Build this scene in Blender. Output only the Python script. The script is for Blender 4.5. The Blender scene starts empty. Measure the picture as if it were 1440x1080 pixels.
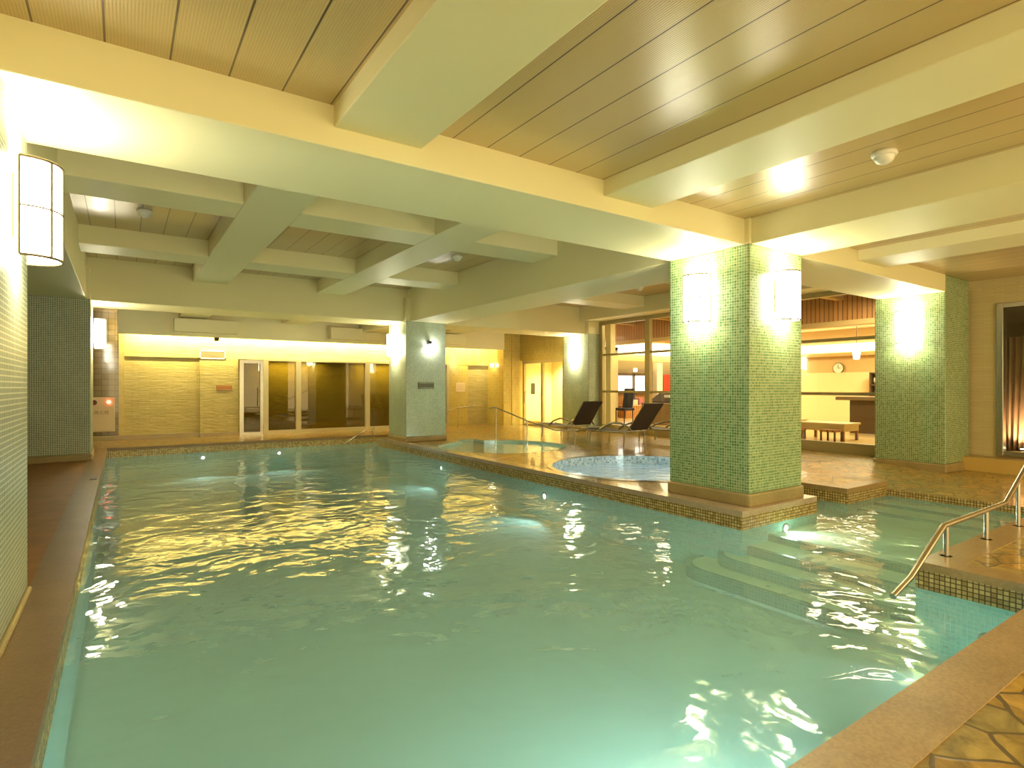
import bpy, bmesh, math, random
from mathutils import Vector, Matrix
from mathutils.geometry import tessellate_polygon
random.seed(7)
C = bpy.context.scene
COL = C.collection
# ------------------------------------------------------------------ camera, world, exposure
cam_d = bpy.data.cameras.new('camera'); cam = bpy.data.objects.new('camera', cam_d); COL.objects.link(cam)
cam.location = (0, 0, 1.264); cam.rotation_euler = (math.pi/2, 0, -math.radians(34.285))
cam_d.sensor_width = 36; cam_d.lens = 804.9/1440*36; cam_d.shift_y = 3.95/1440; cam_d.clip_start = 0.02
C.camera = cam
C.view_settings.view_transform = 'Standard'; C.view_settings.look = 'None'
C.view_settings.gamma = 1; C.view_settings.use_curve_mapping = False
C.view_settings.exposure = 0.7
W = bpy.data.worlds.new('world'); C.world = W; W.use_nodes = True
bg = W.node_tree.nodes['Background']; bg.inputs[0].default_value = (1.0, 0.77, 0.36, 1); bg.inputs[1].default_value = 2.4
WARM = (1.0, 0.88, 0.55)

# ------------------------------------------------------------------ materials
def newmat(name):
    m = bpy.data.materials.new(name); m.use_nodes = True
    nt = m.node_tree; b = nt.nodes['Principled BSDF']
    return m, nt, b
def N(nt, t, **k):
    n = nt.nodes.new(t)
    for a, v in k.items():
        if a.startswith('i_'): n.inputs[a[2:].replace('_', ' ')].default_value = v
        else: setattr(n, a, v)
    return n
def c4(c): return (c[0], c[1], c[2], 1)
def plain(name, col, rough=.5, metal=0, spec=.5, coat=0, noise=0, nscale=6):
    m, nt, b = newmat(name)
    b.inputs['Base Color'].default_value = c4(col); b.inputs['Roughness'].default_value = rough
    b.inputs['Metallic'].default_value = metal; b.inputs['Specular IOR Level'].default_value = spec
    b.inputs['Coat Weight'].default_value = coat; b.inputs['Coat Roughness'].default_value = .08
    if noise:
        tc = N(nt, 'ShaderNodeTexCoord'); n = N(nt, 'ShaderNodeTexNoise'); n.inputs['Scale'].default_value = nscale; n.inputs['Detail'].default_value = 6
        r = N(nt, 'ShaderNodeMixRGB'); r.inputs[1].default_value = c4([x*(1-noise) for x in col]); r.inputs[2].default_value = c4([min(1, x*(1+noise)) for x in col])
        nt.links.new(tc.outputs['Object'], n.inputs['Vector']); nt.links.new(n.outputs['Fac'], r.inputs[0]); nt.links.new(r.outputs[0], b.inputs['Base Color'])
    return m
def emis(name, col, s):
    m, nt, b = newmat(name)
    b.inputs['Base Color'].default_value = c4(col); b.inputs['Emission Color'].default_value = c4(col); b.inputs['Emission Strength'].default_value = s
    return m
def mosaic(name, c1, c2, mortar, w=.03, h=.03, ms=.0032, rough=.22, offset=0, bump=.25, squash=1, var=None, bias=0.0, smooth=.1, coat=0):
    m, nt, b = newmat(name)
    tc = N(nt, 'ShaderNodeTexCoord'); br = N(nt, 'ShaderNodeTexBrick')
    br.offset = offset; br.squash = 1
    for k, v in (('Scale', 1), ('Mortar Size', ms), ('Brick Width', w), ('Row Height', h), ('Bias', bias), ('Mortar Smooth', smooth)): br.inputs[k].default_value = v
    br.inputs['Color1'].default_value = c4(c1); br.inputs['Color2'].default_value = c4(c2); br.inputs['Mortar'].default_value = c4(mortar)
    nt.links.new(tc.outputs['UV'], br.inputs['Vector'])
    col = br.outputs['Color']
    if var:
        n = N(nt, 'ShaderNodeTexNoise'); n.inputs['Scale'].default_value = var[0]; n.inputs['Detail'].default_value = 4
        mx = N(nt, 'ShaderNodeMixRGB', blend_type='MULTIPLY'); mx.inputs[0].default_value = 1
        cr = N(nt, 'ShaderNodeValToRGB'); cr.color_ramp.elements[0].position = .3; cr.color_ramp.elements[1].position = .7
        cr.color_ramp.elements[0].color = c4([1-var[1]]*3); cr.color_ramp.elements[1].color = (1, 1, 1, 1)
        nt.links.new(tc.outputs['UV'], n.inputs['Vector']); nt.links.new(n.outputs['Fac'], cr.inputs[0])
        nt.links.new(col, mx.inputs[1]); nt.links.new(cr.outputs[0], mx.inputs[2]); col = mx.outputs[0]
    nt.links.new(col, b.inputs['Base Color']); b.inputs['Roughness'].default_value = rough
    b.inputs['Coat Weight'].default_value = coat; b.inputs['Coat Roughness'].default_value = .05
    if bump:
        bp = N(nt, 'ShaderNodeBump'); bp.inputs['Strength'].default_value = bump; bp.inputs['Distance'].default_value = .003; bp.invert = True
        nt.links.new(br.outputs['Fac'], bp.inputs['Height']); nt.links.new(bp.outputs[0], b.inputs['Normal'])
    return m
def splitface(name, c1, c2, mortar):          # rough split stone laid in thin courses
    m, nt, b = newmat(name)
    tc = N(nt, 'ShaderNodeTexCoord'); br = N(nt, 'ShaderNodeTexBrick'); br.offset = .37
    for k, v in (('Scale', 1), ('Mortar Size', .002), ('Brick Width', .34), ('Row Height', .045), ('Bias', 0), ('Mortar Smooth', .3)): br.inputs[k].default_value = v
    br.inputs['Color1'].default_value = c4(c1); br.inputs['Color2'].default_value = c4(c2); br.inputs['Mortar'].default_value = c4(mortar)
    mp = N(nt, 'ShaderNodeMapping'); mp.inputs['Scale'].default_value = (3, 14, 1)
    n = N(nt, 'ShaderNodeTexNoise'); n.inputs['Scale'].default_value = 1.6; n.inputs['Detail'].default_value = 5
    nt.links.new(tc.outputs['UV'], br.inputs['Vector']); nt.links.new(tc.outputs['UV'], mp.inputs['Vector']); nt.links.new(mp.outputs[0], n.inputs['Vector'])
    nt.links.new(br.outputs['Color'], b.inputs['Base Color']); b.inputs['Roughness'].default_value = .5
    mh = N(nt, 'ShaderNodeMath', operation='SUBTRACT'); nt.links.new(n.outputs['Fac'], mh.inputs[0]); nt.links.new(br.outputs['Fac'], mh.inputs[1])
    bp = N(nt, 'ShaderNodeBump'); bp.inputs['Strength'].default_value = .6; bp.inputs['Distance'].default_value = .02
    nt.links.new(mh.outputs[0], bp.inputs['Height']); nt.links.new(bp.outputs[0], b.inputs['Normal'])
    return m
def panel_ceiling(name):                     # lacquered ribbed boards with dark joints every 0.288 m
    m, nt, b = newmat(name)
    g = N(nt, 'ShaderNodeNewGeometry'); s = N(nt, 'ShaderNodeSeparateXYZ'); nt.links.new(g.outputs['Position'], s.inputs[0])
    def math_(op, a, bb=None):
        n = N(nt, 'ShaderNodeMath', operation=op)
        for i, v in enumerate((a, bb)):
            if v is None: continue
            if isinstance(v, (int, float)): n.inputs[i].default_value = v
            else: nt.links.new(v, n.inputs[i])
        return n.outputs[0]
    x = math_('ADD', s.outputs['X'], .36+28.8)
    fr = math_('FRACT', math_('DIVIDE', x, .288))
    d = math_('ABSOLUTE', math_('SUBTRACT', fr, .5)); joint = math_('GREATER_THAN', d, .482)
    rib = math_('SINE', math_('MULTIPLY', x, 2*math.pi/.0144))
    n = N(nt, 'ShaderNodeTexNoise'); n.inputs['Scale'].default_value = 1.3; nt.links.new(g.outputs['Position'], n.inputs['Vector'])
    mx0 = N(nt, 'ShaderNodeMixRGB'); mx0.inputs[1].default_value = (.60, .42, .16, 1); mx0.inputs[2].default_value = (.68, .50, .22, 1); nt.links.new(n.outputs['Fac'], mx0.inputs[0])
    mxr = N(nt, 'ShaderNodeMixRGB', blend_type='MULTIPLY'); mxr.inputs[0].default_value = 1
    rr = math_('MULTIPLY_ADD', rib, .07); nt.nodes[-1].inputs[2].default_value = .93
    nt.links.new(mx0.outputs[0], mxr.inputs[1]); nt.links.new(rr, mxr.inputs[2])
    mx = N(nt, 'ShaderNodeMixRGB'); mx.inputs[2].default_value = (.10, .05, .015, 1); nt.links.new(joint, mx.inputs[0]); nt.links.new(mxr.outputs[0], mx.inputs[1])
    nt.links.new(mx.outputs[0], b.inputs['Base Color']); b.inputs['Roughness'].default_value = .28; b.inputs['Specular IOR Level'].default_value = .9; b.inputs['Coat Weight'].default_value = .5; b.inputs['Coat Roughness'].default_value = .22
    bp = N(nt, 'ShaderNodeBump'); bp.inputs['Strength'].default_value = .25; bp.inputs['Distance'].default_value = .002
    nt.links.new(rib, bp.inputs['Height']); nt.links.new(bp.outputs[0], b.inputs['Normal'])
    return m
def flagstone(name):                          # wet crazy paving in ochre, rust and olive slabs
    m, nt, b = newmat(name)
    tc = N(nt, 'ShaderNodeTexCoord')
    mp = N(nt, 'ShaderNodeMapping'); mp.inputs['Scale'].default_value = (1, 1, 0)
    nt.links.new(tc.outputs['Object'], mp.inputs['Vector'])
    dn = N(nt, 'ShaderNodeTexNoise'); dn.inputs['Scale'].default_value = 3; dn.inputs['Detail'].default_value = 3
    nt.links.new(mp.outputs[0], dn.inputs['Vector'])
    vm = N(nt, 'ShaderNodeMixRGB', blend_type='ADD'); vm.inputs[0].default_value = .10
    nt.links.new(mp.outputs[0], vm.inputs[1]); nt.links.new(dn.outputs['Color'], vm.inputs[2])
    vc = N(nt, 'ShaderNodeTexVoronoi', feature='F1'); vc.inputs['Scale'].default_value = 3.9
    ve = N(nt, 'ShaderNodeTexVoronoi', feature='DISTANCE_TO_EDGE'); ve.inputs['Scale'].default_value = 3.9
    for v in (vc, ve): nt.links.new(vm.outputs[0], v.inputs['Vector'])
    sp = N(nt, 'ShaderNodeSeparateColor'); nt.links.new(vc.outputs['Color'], sp.inputs[0])
    cr = N(nt, 'ShaderNodeValToRGB'); el = cr.color_ramp.elements
    el[0].position = 0; el[0].color = (.50, .31, .07, 1); el[1].position = 1; el[1].color = (.56, .42, .12, 1)
    for p, c in ((.3, (.42, .34, .12, 1)), (.55, (.60, .36, .07, 1)), (.8, (.38, .33, .15, 1))):
        e = el.new(p); e.color = c
    nt.links.new(sp.outputs[0], cr.inputs[0])
    n = N(nt, 'ShaderNodeTexNoise'); n.inputs['Scale'].default_value = 7; n.inputs['Detail'].default_value = 8; n.inputs['Distortion'].default_value = 1.5
    nt.links.new(mp.outputs[0], n.inputs['Vector'])
    cr2 = N(nt, 'ShaderNodeValToRGB'); cr2.color_ramp.elements[0].position = .3; cr2.color_ramp.elements[0].color = (.36, .33, .24, 1); cr2.color_ramp.elements[1].position = .7; cr2.color_ramp.elements[1].color = (1.25, 1.15, .95, 1)
    nt.links.new(n.outputs['Fac'], cr2.inputs[0])
    mu = N(nt, 'ShaderNodeMixRGB', blend_type='MULTIPLY'); mu.inputs[0].default_value = 1; nt.links.new(cr.outputs[0], mu.inputs[1]); nt.links.new(cr2.outputs[0], mu.inputs[2])
    lt = N(nt, 'ShaderNodeMath', operation='LESS_THAN'); lt.inputs[1].default_value = .028; nt.links.new(ve.outputs['Distance'], lt.inputs[0])
    mx = N(nt, 'ShaderNodeMixRGB'); mx.inputs[2].default_value = (.12, .085, .04, 1); nt.links.new(lt.outputs[0], mx.inputs[0]); nt.links.new(mu.outputs[0], mx.inputs[1])
    nt.links.new(mx.outputs[0], b.inputs['Base Color'])
    b.inputs['Roughness'].default_value = .3; b.inputs['Coat Weight'].default_value = .35; b.inputs['Coat Roughness'].default_value = .05
    sm = N(nt, 'ShaderNodeMath', operation='MINIMUM'); sm.inputs[1].default_value = .06; nt.links.new(ve.outputs['Distance'], sm.inputs[0])
    ad = N(nt, 'ShaderNodeMath', operation='MULTIPLY_ADD'); ad.inputs[1].default_value = .05; nt.links.new(n.outputs['Fac'], ad.inputs[0]); nt.links.new(sm.outputs[0], ad.inputs[2])
    bp = N(nt, 'ShaderNodeBump'); bp.inputs['Strength'].default_value = .35; bp.inputs['Distance'].default_value = .05
    nt.links.new(ad.outputs[0], bp.inputs['Height']); nt.links.new(bp.outputs[0], b.inputs['Normal'])
    return m
def granite(name, c, rough=.3, coat=.3, amt=.25, scale=90):
    m, nt, b = newmat(name)
    tc = N(nt, 'ShaderNodeTexCoord'); n = N(nt, 'ShaderNodeTexNoise'); n.inputs['Scale'].default_value = scale; n.inputs['Detail'].default_value = 4
    n2 = N(nt, 'ShaderNodeTexNoise'); n2.inputs['Scale'].default_value = 3; n2.inputs['Detail'].default_value = 3
    nt.links.new(tc.outputs['Object'], n.inputs['Vector']); nt.links.new(tc.outputs['Object'], n2.inputs['Vector'])
    a = N(nt, 'ShaderNodeMixRGB'); a.inputs[0].default_value = .4; nt.links.new(n.outputs['Fac'], a.inputs[1]); nt.links.new(n2.outputs['Fac'], a.inputs[2])
    cr = N(nt, 'ShaderNodeValToRGB'); cr.color_ramp.elements[0].position = .35; cr.color_ramp.elements[1].position = .65
    cr.color_ramp.elements[0].color = c4([x*(1-amt) for x in c]); cr.color_ramp.elements[1].color = c4([x*(1+amt) for x in c])
    nt.links.new(a.outputs[0], cr.inputs[0]); nt.links.new(cr.outputs[0], b.inputs['Base Color'])
    b.inputs['Roughness'].default_value = rough; b.inputs['Coat Weight'].default_value = coat; b.inputs['Coat Roughness'].default_value = .12
    bp = N(nt, 'ShaderNodeBump'); bp.inputs['Strength'].default_value = .15; bp.inputs['Distance'].default_value = .003
    nt.links.new(n.outputs['Fac'], bp.inputs['Height']); nt.links.new(bp.outputs[0], b.inputs['Normal'])
    return m
def water_mat(name, tint, milk, milkfac, amp=1.0, sc=1.0):
    m, nt, b = newmat(name); nt.nodes.remove(b); out = nt.nodes['Material Output']
    tc = N(nt, 'ShaderNodeTexCoord')
    n1 = N(nt, 'ShaderNodeTexNoise'); n1.inputs['Scale'].default_value = 1.8*sc; n1.inputs['Detail'].default_value = 2.5; n1.inputs['Roughness'].default_value = .55; n1.inputs['Distortion'].default_value = .4
    n2 = N(nt, 'ShaderNodeTexNoise'); n2.inputs['Scale'].default_value = 6.5*sc; n2.inputs['Detail'].default_value = 2; n2.inputs['Distortion'].default_value = .3
    for n in (n1, n2): nt.links.new(tc.outputs['Object'], n.inputs['Vector'])
    ad = N(nt, 'ShaderNodeMath', operation='MULTIPLY_ADD'); ad.inputs[1].default_value = .11; nt.links.new(n2.outputs['Fac'], ad.inputs[0]); nt.links.new(n1.outputs['Fac'], ad.inputs[2])
    bp = N(nt, 'ShaderNodeBump'); bp.inputs['Strength'].default_value = 1; bp.inputs['Distance'].default_value = .06*amp
    nt.links.new(ad.outputs[0], bp.inputs['Height'])
    fr = N(nt, 'ShaderNodeFresnel'); fr.inputs['IOR'].default_value = 1.33; nt.links.new(bp.outputs[0], fr.inputs['Normal'])
    gl = N(nt, 'ShaderNodeBsdfGlossy'); gl.inputs['Roughness'].default_value = .03; nt.links.new(bp.outputs[0], gl.inputs['Normal'])
    tr = N(nt, 'ShaderNodeBsdfTransparent'); tr.inputs['Color'].default_value = c4(tint)
    df = N(nt, 'ShaderNodeBsdfDiffuse'); df.inputs['Color'].default_value = c4(milk)
    m1 = N(nt, 'ShaderNodeMixShader'); m1.inputs[0].default_value = milkfac; nt.links.new(tr.outputs[0], m1.inputs[1]); nt.links.new(df.outputs[0], m1.inputs[2])
    m2 = N(nt, 'ShaderNodeMixShader'); nt.links.new(fr.outputs[0], m2.inputs[0]); nt.links.new(m1.outputs[0], m2.inputs[1]); nt.links.new(gl.outputs[0], m2.inputs[2])
    nt.links.new(m2.outputs[0], out.inputs['Surface'])
    return m
def glass_mat(name, tint, gl_col=(1, 1, 1), ior=1.5):
    m, nt, b = newmat(name); nt.nodes.remove(b); out = nt.nodes['Material Output']
    lw = N(nt, 'ShaderNodeLayerWeight'); lw.inputs['Blend'].default_value = .5
    pw = N(nt, 'ShaderNodeMath', operation='POWER'); pw.inputs[1].default_value = 5; nt.links.new(lw.outputs['Facing'], pw.inputs[0])
    fr = N(nt, 'ShaderNodeMath', operation='MULTIPLY_ADD'); f0 = ((ior-1)/(ior+1))**2; fr.inputs[1].default_value = 1-f0; fr.inputs[2].default_value = f0; nt.links.new(pw.outputs[0], fr.inputs[0])
    gl = N(nt, 'ShaderNodeBsdfGlossy'); gl.inputs['Roughness'].default_value = .01; gl.inputs['Color'].default_value = c4(gl_col)
    tr = N(nt, 'ShaderNodeBsdfTransparent'); tr.inputs['Color'].default_value = c4(tint)
    mx = N(nt, 'ShaderNodeMixShader'); nt.links.new(fr.outputs[0], mx.inputs[0]); nt.links.new(tr.outputs[0], mx.inputs[1]); nt.links.new(gl.outputs[0], mx.inputs[2])
    nt.links.new(mx.outputs[0], out.inputs['Surface'])
    return m

M = dict(
    paint=plain('cream_paint', (.82, .76, .46), .5, noise=.03, nscale=.8),
    ceil=panel_ceiling('ribbed_ceiling_board'),
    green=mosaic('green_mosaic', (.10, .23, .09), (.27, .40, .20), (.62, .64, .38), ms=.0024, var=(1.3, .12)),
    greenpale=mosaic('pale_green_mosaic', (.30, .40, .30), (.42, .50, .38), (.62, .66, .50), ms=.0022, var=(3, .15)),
    greynear=mosaic('grey_green_mosaic', (.12, .17, .12), (.22, .27, .19), (.62, .64, .50), ms=.0042, rough=.4, var=(2, .15)),
    band=mosaic('ochre_mosaic', (.34, .23, .08), (.64, .49, .20), (.09, .065, .025), ms=.0036, w=.032, h=.032),
    turq=mosaic('turquoise_mosaic', (.24, .66, .64), (.36, .74, .70), (.52, .80, .74), ms=.002, w=.032, h=.032, bump=0, rough=.7),
    floorpool=mosaic('pool_floor_mosaic', (.35, .61, .57), (.41, .65, .61), (.47, .69, .65), ms=.002, w=.032, h=.032, bump=0, rough=.8),
    tread=mosaic('step_mosaic', (.56, .76, .54), (.64, .80, .60), (.7, .82, .64), ms=.002, w=.032, h=.032, bump=0, rough=.8),
    nose=mosaic('nosing_mosaic', (.03, .20, .20), (.08, .28, .27), (.2, .36, .34), ms=.003, w=.032, h=.032, bump=.1),
    bluemos=mosaic('blue_mosaic', (.16, .30, .50), (.62, .74, .80), (.55, .66, .72), ms=.003, w=.034, h=.034),
    skirt=granite('brown_skirting_stone', (.33, .25, .11), .3, .3),
    copingdark=granite('brown_granite_darkened', (.19, .115, .05), .38, .12, .2, 70),  # brown granite again, with the left coping's shade darkened into its colour
    copingmid=granite('golden_brown_granite', (.33, .22, .09), .3, .25, .2, 40),
    coping=granite('brown_granite', (.38, .27, .145), .38, .12, .2, 70),
    copingpink=granite('pink_granite', (.42, .32, .22), .22, .5, .15, 60),
    flag=flagstone('wet_flagstone'),
    orange=granite('orange_brown_floor', (.26, .11, .02), .5, .05, .15, 6),
    split=splitface('split_stone', (.50, .41, .14), (.60, .50, .20), (.28, .21, .06)),
    browntile=mosaic('brown_glazed_tile', (.20, .155, .085), (.25, .19, .11), (.09, .065, .035), w=.13, h=.13, ms=.004, rough=.1, coat=.6),
    ochretile=mosaic('ochre_glazed_tile', (.54, .41, .10), (.60, .47, .13), (.62, .52, .22), w=.10, h=.10, ms=.003, rough=.18),
    beigetile=mosaic('beige_ribbed_tile', (.60, .50, .26), (.66, .55, .30), (.46, .36, .16), w=.30, h=.032, ms=.002, rough=.3, offset=.5, bump=.5),
    steel=plain('brushed_steel', (.46, .43, .36), .26, 1),
    bronze=plain('dark_bronze', (.20, .15, .09), .4, .5),
    alu=plain('warm_aluminium', (.50, .43, .24), .35, .4),
    shade=emis('lit_frosted_glass', (1, .94, .74), 16.0),
    dark=plain('dark_brown_mesh', (.045, .03, .02), .6),
    white=plain('white_plastic', (.82, .80, .74), .3),
    black=plain('black_plastic', (.02, .02, .02), .4),
    creamwall=plain('cream_wall', (.80, .68, .40), .6),
    tanwall=plain('tan_wall', (.62, .44, .20), .6),
    wood=mosaic('orange_wood_slats', (.48, .22, .07), (.56, .28, .10), (.16, .06, .02), w=.11, h=9, ms=.012, rough=.4),
    darkwood=plain('dark_wood', (.10, .055, .03), .4),
    roomfloor=plain('yellow_wood_floor', (.62, .42, .12), .3, noise=.1, nscale=2),
    glass=glass_mat('clear_glass', (.93, .94, .88)),
    dkglass=glass_mat('bronze_tinted_glass', (.42, .37, .15), ior=1.55),
    water=water_mat('pool_water', (.82, .96, .98), (.49, .74, .72), .36, .5),
    tubwater=water_mat('tub_water', (.72, .90, .82), (.40, .58, .46), .35, .35, 1.5),
    bubbly=water_mat('bubbling_water', (.8, .94, .96), (.82, .92, .90), .6, .6, 2.5),
)

# ------------------------------------------------------------------ mesh building
class MB:
    def __init__(s): s.v = []; s.f = []; s.sm = []
    def add(s, vs, fs, smooth=False):
        o = len(s.v); s.v += [tuple(v) for v in vs]; s.f += [tuple(i+o for i in f) for f in fs]; s.sm += [smooth]*len(fs); return s
    def box(s, x0, x1, y0, y1, z0, z1):
        vs = [(x, y, z) for z in (z0, z1) for y in (y0, y1) for x in (x0, x1)]
        return s.add(vs, [(0, 2, 3, 1), (4, 5, 7, 6), (0, 1, 5, 4), (2, 6, 7, 3), (0, 4, 6, 2), (1, 3, 7, 5)])
    def obox(s, c, half, mat3):                 # oriented box
        vs = []
        for z in (-1, 1):
            for y in (-1, 1):
                for x in (-1, 1): vs.append(Vector(c) + mat3 @ Vector((x*half[0], y*half[1], z*half[2])))
        return s.add(vs, [(0, 2, 3, 1), (4, 5, 7, 6), (0, 1, 5, 4), (2, 6, 7, 3), (0, 4, 6, 2), (1, 3, 7, 5)])
    def tube(s, pts, r, n=12, cap=True):
        P = [Vector(p) for p in pts]; rings = []; up = None
        for i, p in enumerate(P):
            d = ((P[i]-P[i-1]).normalized() if i else Vector()) + ((P[i+1]-P[i]).normalized() if i < len(P)-1 else Vector())
            d.normalize()
            if up is None: up = Vector((0, 0, 1)) if abs(d.z) < .9 else Vector((1, 0, 0))
            a = d.cross(up).normalized(); b2 = a.cross(d).normalized(); up = b2
            k = 1.0
            if 0 < i < len(P)-1:
                cs = (P[i]-P[i-1]).normalized().dot(d); k = 1/max(cs, .6)
            rings.append([p + (a*math.cos(t) + b2*math.sin(t))*r*(k if False else 1) for t in [2*math.pi*j/n for j in range(n)]])
        vs = [v for rg in rings for v in rg]; fs = []
        for i in range(len(P)-1):
            for j in range(n):
                fs.append((i*n+j, i*n+(j+1) % n, (i+1)*n+(j+1) % n, (i+1)*n+j))
        s.add(vs, fs, True)
        if cap: s.add(rings[0], [tuple(range(n))[::-1]]); s.add(rings[-1], [tuple(range(n))])
        return s
    def cyl(s, c, r, z0, z1, n=32, r1=None, cap=True):
        r1 = r if r1 is None else r1
        vs = [(c[0]+r*math.cos(2*math.pi*j/n), c[1]+r*math.sin(2*math.pi*j/n), z0) for j in range(n)] + [(c[0]+r1*math.cos(2*math.pi*j/n), c[1]+r1*math.sin(2*math.pi*j/n), z1) for j in range(n)]
        s.add(vs, [(j, (j+1) % n, n+(j+1) % n, n+j) for j in range(n)], True)
        if cap: s.add(vs[:n], [tuple(range(n))[::-1]]); s.add(vs[n:], [tuple(range(n))])
        return s
    def lathe(s, c, prof, n=32):               # (radius, z) profile
        vs = [(c[0]+r*math.cos(2*math.pi*j/n), c[1]+r*math.sin(2*math.pi*j/n), c[2]+z) for r, z in prof for j in range(n)]
        fs = [(i*n+j, i*n+(j+1) % n, (i+1)*n+(j+1) % n, (i+1)*n+j) for i in range(len(prof)-1) for j in range(n)]
        return s.add(vs, fs, True)
    def poly(s, outer, z, holes=()):           # horizontal polygon with holes
        loops = [[Vector((x, y, 0)) for x, y in L] for L in [outer]+list(holes)]
        tris = tessellate_polygon(loops); flat = [v for L in loops for v in L]
        fs = []
        for t in tris:
            a, b, c = (flat[i] for i in t)
            fs.append(tuple(t) if (b-a).cross(c-a).z > 0 else tuple(t)[::-1])
        return s.add([(v.x, v.y, z) for v in flat], fs)
    def walls(s, loop, z0, z1, closed=True):   # vertical band along a loop
        n = len(loop)
        for i in range(n if closed else n-1):
            a, b = loop[i], loop[(i+1) % n]
            s.add([(a[0], a[1], z0), (b[0], b[1], z0), (b[0], b[1], z1), (a[0], a[1], z1)], [(0, 1, 2, 3)])
        return s
    def build(s, name, mat, parent=None, bevel=0, loc=None):
        me = bpy.data.meshes.new(name)
        off = Vector(loc) if loc is not None else Vector()
        me.from_pydata([Vector(v)-off for v in s.v], [], s.f); me.update()
        uv = me.uv_layers.new(name='UVMap')
        for p in me.polygons:
            n = p.normal; ax = max(range(3), key=lambda i: abs(n[i]))
            for li in p.loop_indices:
                co = me.vertices[me.loops[li].vertex_index].co + off
                uv.data[li].uv = (co.y, co.z) if ax == 0 else (co.x, co.z) if ax == 1 else (co.x, co.y)
        for p, q in zip(me.polygons, s.sm): p.use_smooth = q
        me.materials.append(M[mat] if isinstance(mat, str) else mat)
        o = bpy.data.objects.new(name, me); COL.objects.link(o); o.location = off
        if parent:
            o.parent = parent
            o.location = off
        if bevel:
            md = o.modifiers.new('bevel', 'BEVEL'); md.width = bevel; md.segments = 2; md.limit_method = 'ANGLE'
        return o
def box(x0, x1, y0, y1, z0, z1): return MB().box(x0, x1, y0, y1, z0, z1)
def struct(o): o['kind'] = 'structure'; return o
def tag(o, label, cat, group=None):
    o['label'] = label; o['category'] = cat
    if group: o['group'] = group
    return o
def empty(name, loc, label, cat, group=None, rz=0):
    o = bpy.data.objects.new(name, None); COL.objects.link(o); o.location = loc; o.rotation_euler = (0, 0, rz); o.empty_display_size = .1
    return tag(o, label, cat, group)
def copy_tree(o, parent=None):
    c = o.copy(); COL.objects.link(c); c.parent = parent
    for ch in list(o.children): copy_tree(ch, c)
    return c
def light(name, kind, loc, energy, col=WARM, size=.1, rot=(0, 0, 0), parent=None, **k):
    l = bpy.data.lights.new(name, kind); l.energy = energy; l.color = col
    if kind == 'AREA': l.shape = 'RECTANGLE'; l.size = size[0]; l.size_y = size[1]
    elif kind == 'SPOT': l.shadow_soft_size = size; l.spot_size = k.get('angle', 1.5); l.spot_blend = k.get('blend', .5)
    else: l.shadow_soft_size = size
    o = bpy.data.objects.new(name, l); COL.objects.link(o); o.location = loc; o.rotation_euler = rot
    if parent: o.parent = parent
    return o

# ------------------------------------------------------------------ pool, deck and floor
ZW = -.182
XL, XR, YN, YF = -.25, 5.17, 1.05, 14.3
pool = [(XL, YN), (4.75, YN), (4.75, 1.78), (8.46, 1.78), (8.46, 3.5), (7.39, 3.5), (7.39, 4.95), (6.6, 4.95), (6.6, 3.46), (XR, 3.46), (XR, 13.35), (6.3, 13.35), (6.3, YF), (XL, YF)]
def circ(cx, cy, r, n=64): return [(cx+r*math.cos(2*math.pi*i/n), cy+r*math.sin(2*math.pi*i/n)) for i in range(n)]
T2 = circ(6.82, 6.35, 1.42); T1c = (6.7, 10.2); R1 = 1.36
# tub 1: a circle with a straight stepped bay on its far side
T1 = []
a0 = math.acos((7.05-T1c[0])/R1); a1 = math.pi-math.acos((T1c[0]-6.48)/R1)
for i in range(60):
    a = a1 + (2*math.pi-(a1-a0))*i/59; T1.append((T1c[0]+R1*math.cos(a), T1c[1]+R1*math.sin(a)))
T1 += [(7.05, 12.0), (6.48, 12.0)]
def arc_in(poly): return poly
struct(MB().poly([(-2.6, 14.3), (-2.6, YN-.23), (-.48, YN-.23), (-.48, 14.53), (6.3, 14.53), (6.3, 13.14), (XR+.22, 13.14), (XR+.22, 3.7), (6.40, 3.7), (6.40, 5.08), (7.39, 5.08), (7.39, 5.0), (11.5, 5.0), (11.5, 17.5), (-2.6, 17.5)], 0, [T2, T1])
       .build('floor', 'flag'))
struct(MB().poly([(7.57, 3.68), (8.46, 3.68), (8.46, 5.0), (7.57, 5.0)], 0).build('floor', 'flag'))
struct(MB().add([(8.46, 5, 0), (8.46, 3.5, -.1), (12.0, 3.5, -.1), (12.0, 5, 0)], [(0, 1, 2, 3)]).add([(8.46, 5, 0), (8.46, 3.5, 0), (8.46, 3.5, -.1)], [(0, 1, 2)]).build('floor', 'flag'))
struct(MB().poly([(8.46, -3), (12.0, -3), (12.0, 3.5), (8.46, 3.5)], -.1).build('floor', 'flag'))
struct(MB().poly([(-2.6, -3), (8.46, -3), (8.46, 1.55), (4.98, 1.55), (4.98, YN-.23), (-2.6, YN-.23)], 0).build('floor', 'flag'))
struct(MB().poly([(-2.6, 4.62), (-.48, 4.62), (-.48, 12.1), (-2.6, 12.1)], .004).build('floor', 'orange'))
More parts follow.
